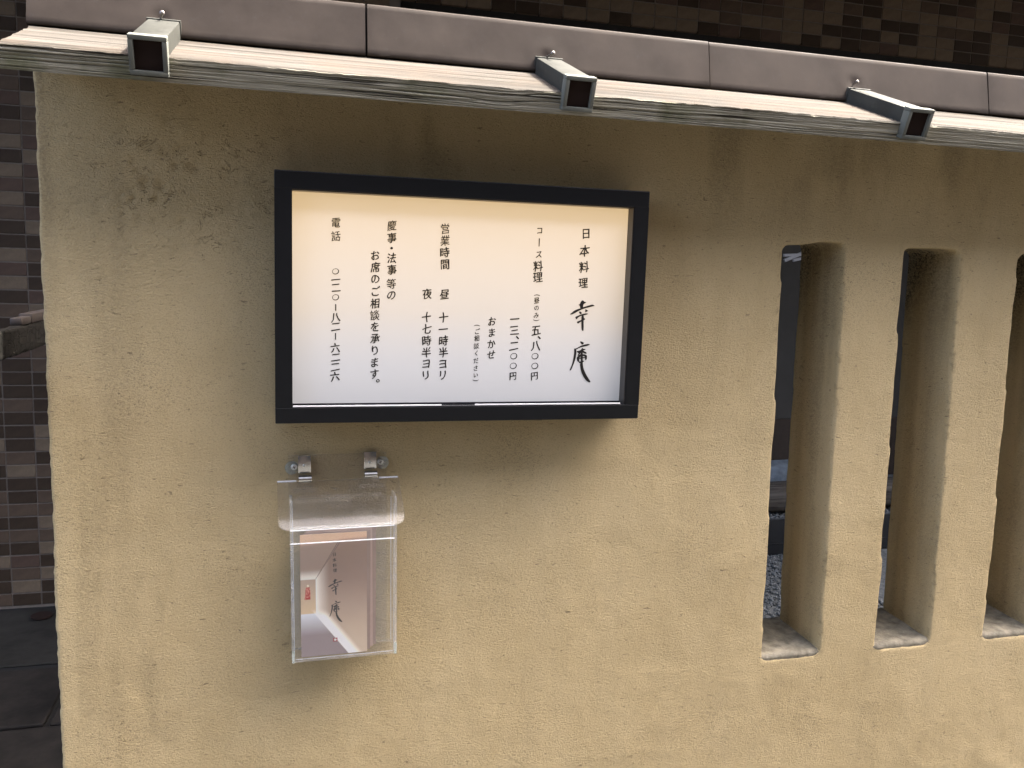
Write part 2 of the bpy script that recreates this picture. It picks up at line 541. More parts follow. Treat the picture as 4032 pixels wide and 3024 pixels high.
# slot and jamb mould; darker sill corners, scored patch, blotches below the board
st = np.zeros(nv)
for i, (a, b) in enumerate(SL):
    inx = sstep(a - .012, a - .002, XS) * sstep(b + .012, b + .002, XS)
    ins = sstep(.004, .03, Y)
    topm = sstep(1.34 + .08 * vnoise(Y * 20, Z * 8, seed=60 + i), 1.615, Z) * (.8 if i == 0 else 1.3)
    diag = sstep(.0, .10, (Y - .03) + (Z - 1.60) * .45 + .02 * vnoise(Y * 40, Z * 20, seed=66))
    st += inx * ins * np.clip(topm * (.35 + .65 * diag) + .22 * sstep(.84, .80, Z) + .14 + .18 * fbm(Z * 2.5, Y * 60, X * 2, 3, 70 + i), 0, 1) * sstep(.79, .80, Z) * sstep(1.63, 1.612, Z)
    for e in (a, b):   # nicks along the arrises
        st += .45 * sstep(.35, .7, fbm(Z * 130, X * 160, Y * 160, 3, 80)) * sstep(.016, .002, np.abs(XS - e)) * front * sstep(.78, .80, Z) * sstep(1.63, 1.61, Z)
st += front * np.clip(zone, 0, 1) * .32 * sstep(.12, .0, rg)
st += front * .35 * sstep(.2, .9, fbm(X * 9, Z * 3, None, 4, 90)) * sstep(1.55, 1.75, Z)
st += front * .20 * sstep(.0, .8, fbm(X * 24, Z * 2.2, None, 4, 91)) * sstep(-.16, -.26, X)
st += front * .20 * np.exp(-((X + .19 + .02 * vnoise(Z * 6, Z * 0, seed=92)) / .05) ** 2) * sstep(.15, .8, fbm(X * 30, Z * 9, None, 4, 93)) * sstep(1.25, 1.0, Z)
st = np.clip(st, 0, 1)
sc_ = me.attributes.new('scored', 'FLOAT', 'POINT'); sc_.data.foreach_set('value', (np.clip(zone * 1.3, 0, 1) * front).astype(np.float32))
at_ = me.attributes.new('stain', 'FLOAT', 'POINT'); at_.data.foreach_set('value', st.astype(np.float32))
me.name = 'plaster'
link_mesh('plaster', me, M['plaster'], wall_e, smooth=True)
# cement sills in the slots
for i, (a, b) in enumerate(SL):
    nx, ny = 26, 24
    Vv, Ff = [], []
    for j in range(ny + 1):
        for k in range(nx + 1):
            x = a - .006 + (b - a + .012) * k / nx
            y = -.0005 + (WT + .0015) * j / ny
            z = .803 + .006 * (j / ny) + .0012 * float(vnoise(x * 60, y * 30, seed=i)) + .003 * (abs(k / nx - .5) * 2) ** 6 - (.006 if j == 0 else 0)
            if j == 0:
                y += .002 * float(vnoise(x * 130, 0.0, seed=i + 5))
            Vv.append((x, y, z))
    for j in range(ny):
        for k in range(nx):
            q = j * (nx + 1) + k
            Ff.append((q, q + 1, q + nx + 2, q + nx + 1))
    nb = len(Vv)
    ring = [k for k in range(nx + 1)] + [(j + 1) * (nx + 1) - 1 for j in range(1, ny + 1)] + [ny * (nx + 1) + k for k in range(nx - 1, -1, -1)] + [j * (nx + 1) for j in range(ny - 1, 0, -1)]
    for r_ in ring:
        Vv.append((Vv[r_][0], max(Vv[r_][1], .004) if Vv[r_][1] < .01 else Vv[r_][1], .786))
    for q in range(len(ring)):
        a_, b_ = ring[q], ring[(q + 1) % len(ring)]
        Ff.append((b_, a_, nb + q, nb + (q + 1) % len(ring)))
    link_mesh('sill', from_np('sill', Vv, Ff), M['sill'], wall_e, smooth=True)

# ---- roof of the wall
PA = R(20.6)
CA, SA = math.cos(PA), math.sin(PA)
def sweep(name, prof, xs, fn, mats, parent, fm=None, smooth=True):
    """sweep the closed outline prof [(y,z,tag)] along xs; fn moves the points"""
    P = np.array([(p[0], p[1]) for p in prof]); n = len(P)
    XX = np.repeat(np.array(xs), n); YY = np.tile(P[:, 0], len(xs)); ZZ = np.tile(P[:, 1], len(xs))
    V = np.stack([XX, YY, ZZ], 1)
    V = fn(V, np.tile(np.arange(n), len(xs)))
    F = []
    mi = []
    for i in range(len(xs) - 1):
        for k in range(n):
            k2 = (k + 1) % n
            F.append((i * n + k, i * n + k2, (i + 1) * n + k2, (i + 1) * n + k))
            mi.append(fm[k] if fm else 0)
    F.append(tuple(range(n))[::-1]); F.append(tuple((len(xs) - 1) * n + k for k in range(n)))
    mi += [fm[0] if fm else 0] * 2
    me = from_np(name, V, F)
    me.polygons.foreach_set('material_index', mi)
    bm = bmesh.new(); bm.from_mesh(me); bmesh.ops.recalc_face_normals(bm, faces=bm.faces); bm.to_mesh(me); bm.free()
    o = link_mesh(name, me, mats, parent)
    if smooth:
        me.polygons.foreach_set('use_smooth', [True] * len(me.polygons))
        me.set_sharp_from_angle(angle=R(40))
    return o

def board(sign, y_ref):
    """sloping eave board; sign -1 faces the lane, +1 the garden"""
    W, T = .186, .032
    prof, fm = [], []
    def loc(s, n_):   # s: distance up the slope from the front edge, n_: depth below the top surface
        yy = -.1555 + s * CA + n_ * SA
        zz = 1.8122 + s * SA - n_ * CA
        return (yy if sign < 0 else y_ref - yy, zz)
    top = [k for k in np.linspace(0, W, 44)]
    for s in top: prof.append((*loc(s, 0), 0)); fm.append(0)
    for n_ in np.linspace(0, T, 6)[1:]: prof.append((*loc(W, n_), 1)); fm.append(1)
    for s in np.linspace(W, 0, 16)[1:]: prof.append((*loc(s, T), 2)); fm.append(1)
    nf = 60
    for n_ in np.linspace(T, 0, nf)[1:-1]: prof.append((*loc(0, n_), 3)); fm.append(1)
    fm[len(fm) - 1] = 1
    NP = len(prof)
    s_of = np.array([*top, *([W] * 5), *np.linspace(W, 0, 16)[1:], *([0] * (nf - 2))])
    n_of = np.array([*([0] * 44), *np.linspace(0, T, 6)[1:], *([T] * 15), *np.linspace(T, 0, nf)[1:-1]])
    def fn(V, idx):
        x = V[:, 0]; s = s_of[idx]; n_ = n_of[idx]
        on_front = (s < 1e-6)
        ds = np.zeros_like(x); dn = np.zeros_like(x)
        wig = n_ + .0035 * vnoise(x * 2.2, x * 0, seed=1) + .001 * vnoise(x * 11, x * 0, seed=2)
        kn = np.exp(-((x - .36) / .07) ** 2) * .004 * np.sin((x - .36) * 28)
        wig = wig + kn
        g = np.zeros_like(x)
        for j, (c, w, dep) in enumerate(((.0045, .0005, .0014), (.0095, .0007, .003), (.0145, .0006, .002), (.019, .0007, .003), (.0245, .0006, .002), (.028, .0005, .0015))):
            m = sstep(-.05, .35, vnoise(x * (2.2 + j * .6), x * 0 + j, seed=30 + j))
            g += dep * m * np.exp(-((wig - c) / w) ** 2)
        g += .0007 * fbm(x * 9, n_ * 700, None, 3, 40)
        ds += np.where(on_front, g, 0)
        # ragged arris
        ar = .0007 * np.maximum(0, fbm(x * 40, x * 0, None, 5, 50, .7) + .3)
        ar += .0006 * sstep(.3, .8, vnoise(x * 60, x * 0, seed=54))
        near = np.exp(-(s + n_) / .0035)
        dn += ar * near * 1.2; ds += ar * near * .5 * on_front
        dn += np.where(n_ < 1e-6, .0005 * fbm(x * 6, s * 420, None, 3, 60), 0)
        # low waves
        dn += .0015 * vnoise(x * 1.3, x * 0, seed=70)
        # the sawn end
        x2 = x + np.where(x < -.3, .002 * vnoise(s * 90, n_ * 300, seed=77), 0)
        dy = ds * CA + dn * SA
        dz = ds * SA - dn * CA
        return np.stack([x2, V[:, 1] + (dy if sign < 0 else -dy), V[:, 2] + dz], 1)
    xs = np.arange(-.3376, 2.46, .0035 if sign < 0 else .05)
    return sweep('eave_board', prof, xs, fn, [M['wood_top'], M['wood_front']], wall_e, fm)
board(-1, 0)
board(1, WT)
mb = MB(); mb.box(WX0 + .012, WX1 - .01, .012, WT - .012, 1.83, 1.868); mb.build('ridge_beam', M['brown_board'], wall_e)

NAILS = [(-.1619, 1.899, .024), (.4346, 1.8977, .026), (1.0309, 1.907, .006), (1.632, 1.90, .02), (2.23, 1.90, .02)]
seams = [-.342, .1420, .7384, 1.3337, 1.930, 2.46]
for i in range(5):
    x0, x1 = seams[i], seams[i + 1]
    pr = -.0022 if i % 2 else -.0004
    prof = [(.0012, 1.8732), (.0, 1.8745), (-.0002, 1.8785)] + [(0 + .0142 * t, 1.879 + .0735 * t) for t in np.linspace(.08, 1, 12)] + \
           [(.0160, 1.9545), (.040, 1.9585), (.0725, 1.9625), (WT - .040, 1.9585), (WT - .016, 1.9545), (WT + .0005, 1.879), (WT, 1.8745), (WT - .0012, 1.8732), (.0725, 1.871)]
    def fn(V, idx, x0=x0, x1=x1, pr=pr):
        x, y, z = V[:, 0], V[:, 1], V[:, 2]
        f = sstep(.03, .0, y)
        dd = .0004 * vnoise(x * 6, z * 9, seed=i) * f + .00015 * vnoise(x * 25, z * 22, seed=i + 3) * f
        for (nx_, nz_, L) in NAILS:
            rr = np.hypot(x - nx_, (z - nz_) * 1.1)
            dd += -.0009 * np.exp(-((rr - .02) / .012) ** 2) * f * .6 + .002 * np.exp(-(rr / .008) ** 2) * f
        # sheet ends curl out or pull in at the laps
        dd += f * (.0012 * np.exp(-(x - x0) / .015) - .0022 * np.exp(-(x1 - x) / .02))
        return np.stack([x, y + (dd + pr) * np.where(y < .03, 1, 0), z], 1)
    xs = np.unique(np.concatenate([np.arange(x0, x1 - .0035, .006), [x1 - .0035]]))
    sweep('flashing_sheet', prof, xs, fn, M['copper'], wall_e)
mb = MB(); mb.box(-.335, 2.44, .0175, WT - .0175, 1.872, 1.950); mb.build('flashing_backing', M['dark_void'], wall_e)

# ribs laid over the board, each with a mitred end cap and a nail above it
for i, xc in enumerate((-.157, .4398, 1.037, 1.634, 2.231)):
    L = Matrix.Translation((xc, 0, 1.8965)) @ Matrix(((1, 0, 0, 0), (0, -CA, -SA, 0), (0, -SA, CA, 0), (0, 0, 0, 1)))
    L = Matrix(((1, 0, 0, xc), (0, -CA, -SA, 0), (0, -SA, CA, 1.8965), (0, 0, 0, 1)))
    hw = .0222
    mb = MB()
    mb.box(-hw, hw, -.006, .176, -.046, 0, bev=.0022, M=L)
    mb.box(-hw - .0016, hw + .0016, .001, .0075, -.030, .0018, bev=.0006, M=L)       # collar against the flashing
    rib = mb.build('metal_rib', M['rib'], wall_e, smooth=True)
    mb = MB()
    o_, i_, y0, y1 = hw + .0018, hw - .0045, .172, .189
    zc, hh = -.0235, .0252
    for (ax0, ax1, az0, az1) in ((-o_, o_, zc + hh - .0062, zc + hh), (-o_, o_, zc - hh, zc - hh + .0062), (-o_, -i_, zc - hh + .0062, zc + hh - .0062), (i_, o_, zc - hh + .0062, zc + hh - .0062)):
        mb.box(ax0, ax1, y0, y1, az0, az1, bev=.0009, M=L)
    mb.build('end_frame', M['rib_end'], rib, smooth=True)
    mb = MB(); mb.box(-i_ - .001, i_ + .001, y0, y1 - .006, zc - hh + .005, zc + hh - .005, M=L)
    mb.build('end_plate', M['rib_dark'], rib)
    nx_, nz_, nl = NAILS[i]
    mb = MB()
    dr = Vector((.18 if i < 2 else 0, -1, .05)).normalized()
    p0 = Vector((nx_, .006, nz_))
    mb.cyl(p0, dr, .0014, nl + .004, 8)
    mb.ball(p0 + dr * (nl + .005), .0036, s=(1, .6, 1))
    mb.build('nail', M['nail'], wall_e, smooth=True)

# ================================================================ lightbox sign
sg = empty('lightbox_sign', (.3, -.04, 1.30), 'backlit Japanese menu sign in a black box frame, mounted on the plaster wall', 'sign')
bpy.context.view_layer.update()
sx0, sx1, sz0, sz1, sy = 0, .600, 1.300, 1.6819, -.080
ix0, ix1, iz0, iz1 = .0257, .5745, 1.3247, 1.6550
mb = MB()
mb.box(sx0, sx1, sy, -.001, iz1, sz1, bev=.0014)
mb.box(sx0, sx1, sy, -.001, sz0, iz0, bev=.0014)
mb.box(sx0, ix0, sy + .0003, -.001, iz0 - .001, iz1 + .001)
mb.box(ix1, sx1, sy + .0003, -.001, iz0 - .001, iz1 + .001)
mb.build('frame', M['black'], sg)
mb = MB()
mb.box(ix1 - .0015, ix1 - .0001, sy + .002, -.056, iz0 + .0005, iz1 - .0016)
mb.box(ix0 + .0001, ix1 - .0001, sy + .002, -.056, iz1 - .0015, iz1 - .0001)
mb.build('reveal', M['bronze'], sg)
mb = MB(); mb.box(ix0 + .0002, ix1 - .0017, -.0565, -.052, iz0 + .001, iz1 - .0017)
mb.build('opal_panel', M['opal'], sg)
mb = MB(); mb.box(ix0 + .0003, ix1 - .0018, -.0600, -.0567, iz0 + .0002, iz0 + .0032); mb.box(ix0 + .0003, ix1 - .0018, -.079, -.0601, iz0 + .0001, iz0 + .0008)
mb.build('ledge', M['black_gloss'], sg)
for (a, b) in ((ix0 + .0004, .258), (.313, .566)):  # white strips painted in as the bright reflection along the ledge
    mb = MB(); mb.box(a, b, -.0795, -.0775, iz0 + .0009, iz0 + .0032, bev=.0004); mb.build('ledge_glint', M['edge_white'], sg)

COLS = [
  [('電', 0.0912, 1.6091, 0.015), ('話', 0.0913, 1.5889, 0.015), ('〇', 0.0911, 1.5348, 0.0105), ('一', 0.0912, 1.5221, 0.0151), ('二', 0.0917, 1.5094, 0.0152), ('〇', 0.0913, 1.4947, 0.0106), ('|', 0.0914, 1.4788, 0.0106), ('八', 0.0914, 1.4633, 0.0152), ('二', 0.0915, 1.4487, 0.0153), ('|', 0.0913, 1.4336, 0.0106), ('六', 0.0911, 1.4158, 0.0153), ('二', 0.0917, 1.4006, 0.0153), ('二', 0.0915, 1.3854, 0.0154), ('六', 0.0909, 1.3703, 0.0154)] ,
  [('慶', 0.1771, 1.6087, 0.0155), ('事', 0.1774, 1.5896, 0.0156), ('・', 0.1772, 1.5736, 0.0156), ('法', 0.1774, 1.5582, 0.0156), ('事', 0.1781, 1.5397, 0.0156), ('等', 0.1776, 1.5181, 0.0157), ('の', 0.1779, 1.4998, 0.0157)] ,
  [('お', 0.152, 1.5616, 0.0154), ('席', 0.1522, 1.5431, 0.0155), ('の', 0.1521, 1.5246, 0.0155), ('ご', 0.1533, 1.5059, 0.0155), ('相', 0.1521, 1.4865, 0.0156), ('談', 0.1523, 1.468, 0.0156), ('を', 0.1525, 1.4496, 0.0156), ('承', 0.153, 1.4309, 0.0157), ('り', 0.1529, 1.4122, 0.0157), ('ま', 0.1528, 1.3928, 0.0157), ('す', 0.1526, 1.374, 0.0157), ('。', 0.1581, 1.3633, 0.0158)] ,
  [('営', 0.262, 1.6074, 0.016), ('業', 0.262, 1.589, 0.0161), ('時', 0.2621, 1.5699, 0.0161), ('間', 0.2626, 1.551, 0.0161), ('昼', 0.2632, 1.5035, 0.0162), ('十', 0.2621, 1.4662, 0.0163), ('一', 0.2626, 1.4473, 0.0163), ('時', 0.2631, 1.4284, 0.0163), ('半', 0.263, 1.4094, 0.0164), ('ヨ', 0.2627, 1.3905, 0.0164), ('リ', 0.2628, 1.3721, 0.0164)] ,
  [('夜', 0.2349, 1.5036, 0.016), ('十', 0.2349, 1.4661, 0.0161), ('七', 0.2353, 1.4473, 0.0161), ('時', 0.2356, 1.4284, 0.0162), ('半', 0.2356, 1.4095, 0.0162), ('ヨ', 0.2353, 1.3906, 0.0162), ('リ', 0.2352, 1.3722, 0.0162)] ,
  [('コ', 0.4187, 1.6108, 0.0118), ('|', 0.4185, 1.5918, 0.0134), ('ス', 0.4187, 1.572, 0.0126), ('料', 0.4181, 1.5533, 0.0171), ('理', 0.4184, 1.535, 0.0171), ('(', 0.4181, 1.5056, 0.0103), ('昼', 0.4179, 1.4968, 0.0099), ('の', 0.4181, 1.4844, 0.0092), ('み', 0.4181, 1.4722, 0.0096), (')', 0.4184, 1.4642, 0.0104), ('五', 0.4186, 1.4472, 0.0173), ('、', 0.4246, 1.4353, 0.0173), ('八', 0.4189, 1.4211, 0.0173), ('〇', 0.4186, 1.4042, 0.012), ('〇', 0.4189, 1.3878, 0.0121), ('円', 0.4188, 1.3705, 0.0137)] ,
  [('一', 0.3812, 1.4657, 0.017), ('三', 0.3814, 1.447, 0.017), ('、', 0.387, 1.4349, 0.0171), ('二', 0.3817, 1.4208, 0.0171), ('〇', 0.3818, 1.404, 0.0119), ('〇', 0.3815, 1.3878, 0.0119), ('円', 0.3817, 1.3705, 0.0135)] ,
  [('お', 0.3432, 1.4613, 0.0147), ('ま', 0.3433, 1.4427, 0.0148), ('か', 0.3433, 1.4241, 0.0148), ('せ', 0.343, 1.4064, 0.0148)] ,
  [('(', 0.3177, 1.454, 0.01), ('ご', 0.319, 1.4447, 0.0096), ('相', 0.3181, 1.433, 0.0096), ('談', 0.3179, 1.4206, 0.01), ('く', 0.318, 1.4085, 0.009), ('だ', 0.3178, 1.3961, 0.0093), ('さ', 0.3177, 1.3838, 0.0093), ('い', 0.318, 1.3721, 0.0085), (')', 0.3182, 1.3637, 0.0101)] ,
  [('日', 0.4992, 1.6093, 0.017), ('本', 0.4981, 1.5813, 0.0187), ('料', 0.4981, 1.554, 0.0182), ('理', 0.498, 1.5281, 0.0171)] ,
]
BRUSH = [
  [(0.4914, 1.4915), (0.4935, 1.4918), (0.495, 1.4954), (0.4965, 1.498), (0.4983, 1.4988), (0.5, 1.4981), (0.5012, 1.4964), (0.505, 1.4959), (0.5032, 1.4944), (0.5006, 1.493), (0.4995, 1.4914), (0.4994, 1.4868), (0.4952, 1.4852), (0.4942, 1.4898), (0.4927, 1.4908)] ,
  [(0.4769, 1.4754), (0.4796, 1.4772), (0.4837, 1.4809), (0.4896, 1.4836), (0.4955, 1.4854), (0.4997, 1.4873), (0.5078, 1.4898), (0.5161, 1.4923), (0.5206, 1.4903), (0.5144, 1.4887), (0.5047, 1.4862), (0.4977, 1.4837), (0.4908, 1.4805), (0.4855, 1.4773), (0.4818, 1.4755), (0.4786, 1.4748)] ,
  [(0.493, 1.4802), (0.4952, 1.4799), (0.4965, 1.4789), (0.498, 1.4776), (0.4967, 1.476), (0.4951, 1.4762), (0.4937, 1.4775)] ,
  [(0.5037, 1.484), (0.5059, 1.4832), (0.509, 1.4814), (0.5061, 1.4798), (0.5034, 1.4792), (0.5044, 1.4815)] ,
  [(0.4867, 1.4712), (0.4901, 1.4723), (0.4954, 1.4747), (0.4997, 1.476), (0.5051, 1.4772), (0.5093, 1.4767), (0.5074, 1.4754), (0.502, 1.474), (0.4982, 1.4734), (0.4934, 1.4713), (0.4905, 1.4692), (0.4893, 1.4669), (0.4875, 1.4686)] ,
  [(0.49, 1.463), (0.4927, 1.4638), (0.4969, 1.4657), (0.5001, 1.4673), (0.5017, 1.4694), (0.5045, 1.4677), (0.5024, 1.4658), (0.4981, 1.4637), (0.4949, 1.4621), (0.4923, 1.4598), (0.4906, 1.461)] ,
  [(0.4976, 1.474), (0.5011, 1.4735), (0.5017, 1.4694), (0.5013, 1.4647), (0.5021, 1.4513), (0.5016, 1.4472), (0.5001, 1.4482), (0.4988, 1.4508), (0.498, 1.4616)] ,
  [(0.497, 1.4293), (0.4988, 1.4296), (0.5019, 1.4283), (0.504, 1.4273), (0.5032, 1.4257), (0.5016, 1.4244), (0.4993, 1.4259)] ,
  [(0.4861, 1.417), (0.4904, 1.4176), (0.4947, 1.4197), (0.4989, 1.4223), (0.5065, 1.4246), (0.512, 1.4255), (0.515, 1.4245), (0.5121, 1.4229), (0.5056, 1.4213), (0.4991, 1.4199), (0.4937, 1.4176), (0.4905, 1.4155), (0.4878, 1.416)] ,
  [(0.487, 1.4165), (0.4908, 1.416), (0.491, 1.4087), (0.4901, 1.4014), (0.4884, 1.3952), (0.4857, 1.3879), (0.4828, 1.3806), (0.4812, 1.38), (0.4809, 1.3816), (0.4836, 1.3879), (0.4859, 1.3962), (0.4869, 1.4035), (0.4877, 1.4108)] ,
  [(0.4915, 1.4129), (0.4961, 1.4138), (0.4991, 1.415), (0.5011, 1.4187), (0.503, 1.4171), (0.5082, 1.4166), (0.5058, 1.4153), (0.5026, 1.4142), (0.506, 1.4125), (0.5096, 1.4104), (0.5094, 1.4088), (0.5061, 1.4093), (0.5022, 1.4114), (0.4994, 1.4114), (0.4969, 1.4077), (0.4945, 1.4046), (0.494, 1.4061), (0.4957, 1.4098), (0.4929, 1.4113)] ,
  [(0.4945, 1.4046), (0.4969, 1.4067), (0.5001, 1.4083), (0.5029, 1.4078), (0.5073, 1.4073), (0.5103, 1.4057), (0.5103, 1.4015), (0.5094, 1.3984), (0.5078, 1.3979), (0.5073, 1.4026), (0.5063, 1.4046), (0.503, 1.4052), (0.5009, 1.4046), (0.4971, 1.403), (0.4961, 1.4004), (0.4969, 1.3963), (0.4958, 1.3947), (0.4938, 1.3962), (0.4923, 1.4004), (0.4927, 1.403)] ,
  [(0.4966, 1.4015), (0.5004, 1.4027), (0.507, 1.4028), (0.5071, 1.4013), (0.501, 1.401), (0.4972, 1.3999)] ,
  [(0.4963, 1.3963), (0.4975, 1.3952), (0.5002, 1.3957), (0.5028, 1.3973), (0.5056, 1.3963), (0.5035, 1.3942), (0.5014, 1.3931), (0.4981, 1.3926), (0.4964, 1.3942)] ,
  [(0.4989, 1.4114), (0.5022, 1.4114), (0.5028, 1.4046), (0.5027, 1.3994), (0.503, 1.3942), (0.5036, 1.389), (0.5052, 1.3827), (0.5088, 1.3753), (0.5136, 1.368), (0.5186, 1.3611), (0.5184, 1.3598), (0.5162, 1.3601), (0.5116, 1.3627), (0.507, 1.368), (0.5028, 1.3753), (0.5002, 1.3827), (0.4992, 1.389), (0.4988, 1.39), (0.5002, 1.3952), (0.4995, 1.4046)] ,
]

# glyph outlines come from the built-in font, given a brush-like lean and swell
def glyph(ch):
    cu = bpy.data.curves.new('g', 'FONT'); cu.body = ch; cu.size = 1.0
    cu.resolution_u = 3
    ob = bpy.data.objects.new('g', cu); COL.objects.link(ob)
    g = bpy.context.evaluated_depsgraph_get()
    me = bpy.data.meshes.new_from_object(ob.evaluated_get(g))
    bpy.data.objects.remove(ob); bpy.data.curves.remove(cu)
    V = np.array([v.co[:2] for v in me.vertices]).reshape(-1, 2)
    F = [tuple(p.vertices) for p in me.polygons]
    bpy.data.meshes.remove(me)
    return V, F
_gc = {}
def place_glyph(ch, cx_, cz_, size, y, Vout, Fout, seed):
    if ch == '|':
        pts = [(-.0008, .5), (.0, .52), (.0009, .48), (.0008, -.45), (.0002, -.5), (-.0006, -.48)]
        b = len(Vout)
        for px, pz in pts: Vout.append((cx_ + px * 1.05, y, cz_ + pz * size))
        Fout.append(tuple(b + k for k in range(len(pts))))
        return
    if ch == '〇':
        b = len(Vout); n = 22
        for k in range(n):
            a = 2 * math.pi * k / n
            t = .105 + .035 * math.sin(a * 1 + 2.3)
            for r_ in (.5, .5 - t):
                Vout.append((cx_ + r_ * size * math.cos(a), y, cz_ + r_ * size * .88 * math.sin(a) + .04 * size * math.cos(a)))
        for k in range(n):
            k2 = (k + 1) % n
            Fout.append((b + 2 * k, b + 2 * k2, b + 2 * k2 + 1, b + 2 * k + 1))
        return
    if ch not in _gc:
        _gc[ch] = glyph(ch)
    V, F = _gc[ch]
    V = V.copy()
    c = (V.max(0) + V.min(0)) / 2
    V -= c
    if ch in '()':
        V = np.stack([V[:, 1], -V[:, 0]], 1)   # rotated for vertical text: ( opens downwards
        V *= size / (V[:, 0].max() - V[:, 0].min())
        V[:, 1] *= .8
    else:
        small = ch in '、。・'
        if not small:
            V[:, 0] *= .90
        V *= size / .92
        if not small:
            u, w = V[:, 0] / size, V[:, 1] / size
            V[:, 1] += size * (.13 * u + .05 * np.sin(w * 5 + seed) * u)     # strokes rise to the right
            V[:, 0] += size * (.035 * np.sin(w * 6 + seed * 1.7) + .06 * w * (u < 0) * u)
            V[:, 1] += size * .02 * np.sin(u * 11 + seed)
    bo = size * (.012 if ch in '慶談営電等業話' else .024)
    for j, (ox, oz) in enumerate(((0, 0), (bo, bo * .4), (-bo, -bo * .4), (0, bo * .8))):
        b = len(Vout)
        for p in V: Vout.append((cx_ + p[0] + ox, y - j * .00001, cz_ + p[1] + oz))
        for f in F: Fout.append(tuple(b + k for k in f))

for ci, colm in enumerate(COLS):
    Vo, Fo = [], []
    for k, (ch, x, z, s) in enumerate(colm):
        if Vo and colm[k - 1][2] - z > 1.62 * .0155:      # a gap starts a new piece of text
            link_mesh('lettering', from_np('lettering', Vo, Fo), M['ink'], sg)
            Vo, Fo = [], []
        place_glyph(ch, x, z, s, -.0570, Vo, Fo, ci * 3.1 + k * 1.3)
    link_mesh('lettering', from_np('lettering', Vo, Fo), M['ink'], sg)

def chaikin(p, n=2):
    for _ in range(n):
        q = []
        for i in range(len(p)):
            a, b = p[i], p[(i + 1) % len(p)]
            q += [(a[0] * .8 + b[0] * .2, a[1] * .8 + b[1] * .2), (a[0] * .2 + b[0] * .8, a[1] * .2 + b[1] * .8)]
        p = q
    return p
def brush(name, y, fmap, parent, mat, polys=BRUSH, step=-.00002, spread=.0035):
    Vo, Fo = [], []
    for i, p in enumerate(polys):
        p = chaikin(p, 2)
        b = len(Vo)
        for (x, z) in p:
            x2, z2 = fmap(x, z)
            Vo.append((x2, y + step * i, z2))
        Fo.append(tuple(range(b, b + len(p))))
    nv1 = len(Vo)
    Fb = list(Fo)
    for j, (ox, oz) in enumerate(((.1, .04), (-.1, -.04), (0, .08))):     # the ink spreads a little
        Vo += [(v[0] + ox * spread, v[1] - .000003 * (j + 1), v[2] + oz * spread) for v in Vo[:nv1]]
        Fo += [tuple(q + nv1 * (j + 1) for q in f) for f in Fb]
    me = from_np(name, Vo, Fo)
    bm = bmesh.new(); bm.from_mesh(me); bmesh.ops.triangulate(bm, faces=bm.faces); bm.to_mesh(me); bm.free()
    return link_mesh(name, me, mat, parent)
brush('lettering', -.0570, lambda x, z: (x, z), sg, M['ink'], BRUSH[:7])
brush('lettering', -.0570, lambda x, z: (x, z), sg, M['ink'], BRUSH[7:])

# ================================================================ leaflet holder
hd = empty('leaflet_holder', (.108, -.03, .897), 'clear acrylic leaflet box with a hinged lid, screwed to the wall below the sign', 'leaflet holder')
bpy.context.view_layer.update()
AC = [M['acrylic'], M['acrylic_edge']]
def plate(name, x0, x1, y0, y1, z0, z1, parent=hd, thin='y'):
    """clear plate whose narrow sides are the cut, frosty edge material"""
    mb = MB()
    mb.box(x0, x1, y0, y1, z0, z1)
    ax = {'x': 0, 'y': 1, 'z': 2}[thin]
    bmesh.ops.recalc_face_normals(mb.bm, faces=mb.bm.faces)
    for f in mb.bm.faces:
        f.material_index = 0 if abs(f.normal[ax]) > .9 else 1
    return mb.build(name, AC, parent)
bx0, bx1, by0, by1, bz0, bz1 = .0228, .1935, -.0555, -.0085, .8985, 1.168
plate('back_plate', .0212, .1815, -.0065, -.003, .900, 1.2335)
plate('front_plate', bx0 + .0045, bx1 - .0045, by0, by0 + .003, bz0 + .0035, 1.128)
plate('side_plate', bx0, bx0 + .0042, by0 + .0004, by1 + .0015, bz0, bz1, thin='x')
plate('side_plate', bx1 - .0042, bx1, by0 + .0004, by1 + .0015, bz0, bz1, thin='x')
plate('bottom_plate', bx0 + .0045, bx1 - .0045, by0 + .0005, by1, bz0, bz0 + .003, thin='z')
plate('inner_back', bx0 + .0045, bx1 - .0045, by1 - .001, by1 + .0012, bz0 + .0035, 1.160)
for x in (bx0 - .0002, bx1 - .0046):   # polished feet of the side plates
    mb = MB(); mb.box(x, x + .0048, by0 - .0012, by0 + .0002, bz0 - .0005, bz0 + .020, bev=.0005); mb.build('corner_edge', M['washer'], hd)
for (x, y) in ((bx0 + .0043, by1 + .0006), (bx1 - .0045, by1 + .0006), (bx0 + .0043, by0 + .0034), (bx1 - .0045, by0 + .0034)):
    mb = MB(); mb.box(x - .0003, x + .0003, y - .0003, y + .0003, bz0 + .004, 1.158); mb.build('glue_line', M['edge_white'], hd)
mb = MB(); mb.box(bx0 + .006, bx1 - .006, by0 + .0034, by0 + .0040, bz0 + .0034, bz0 + .0040); mb.build('glue_line', M['edge_white'], hd)
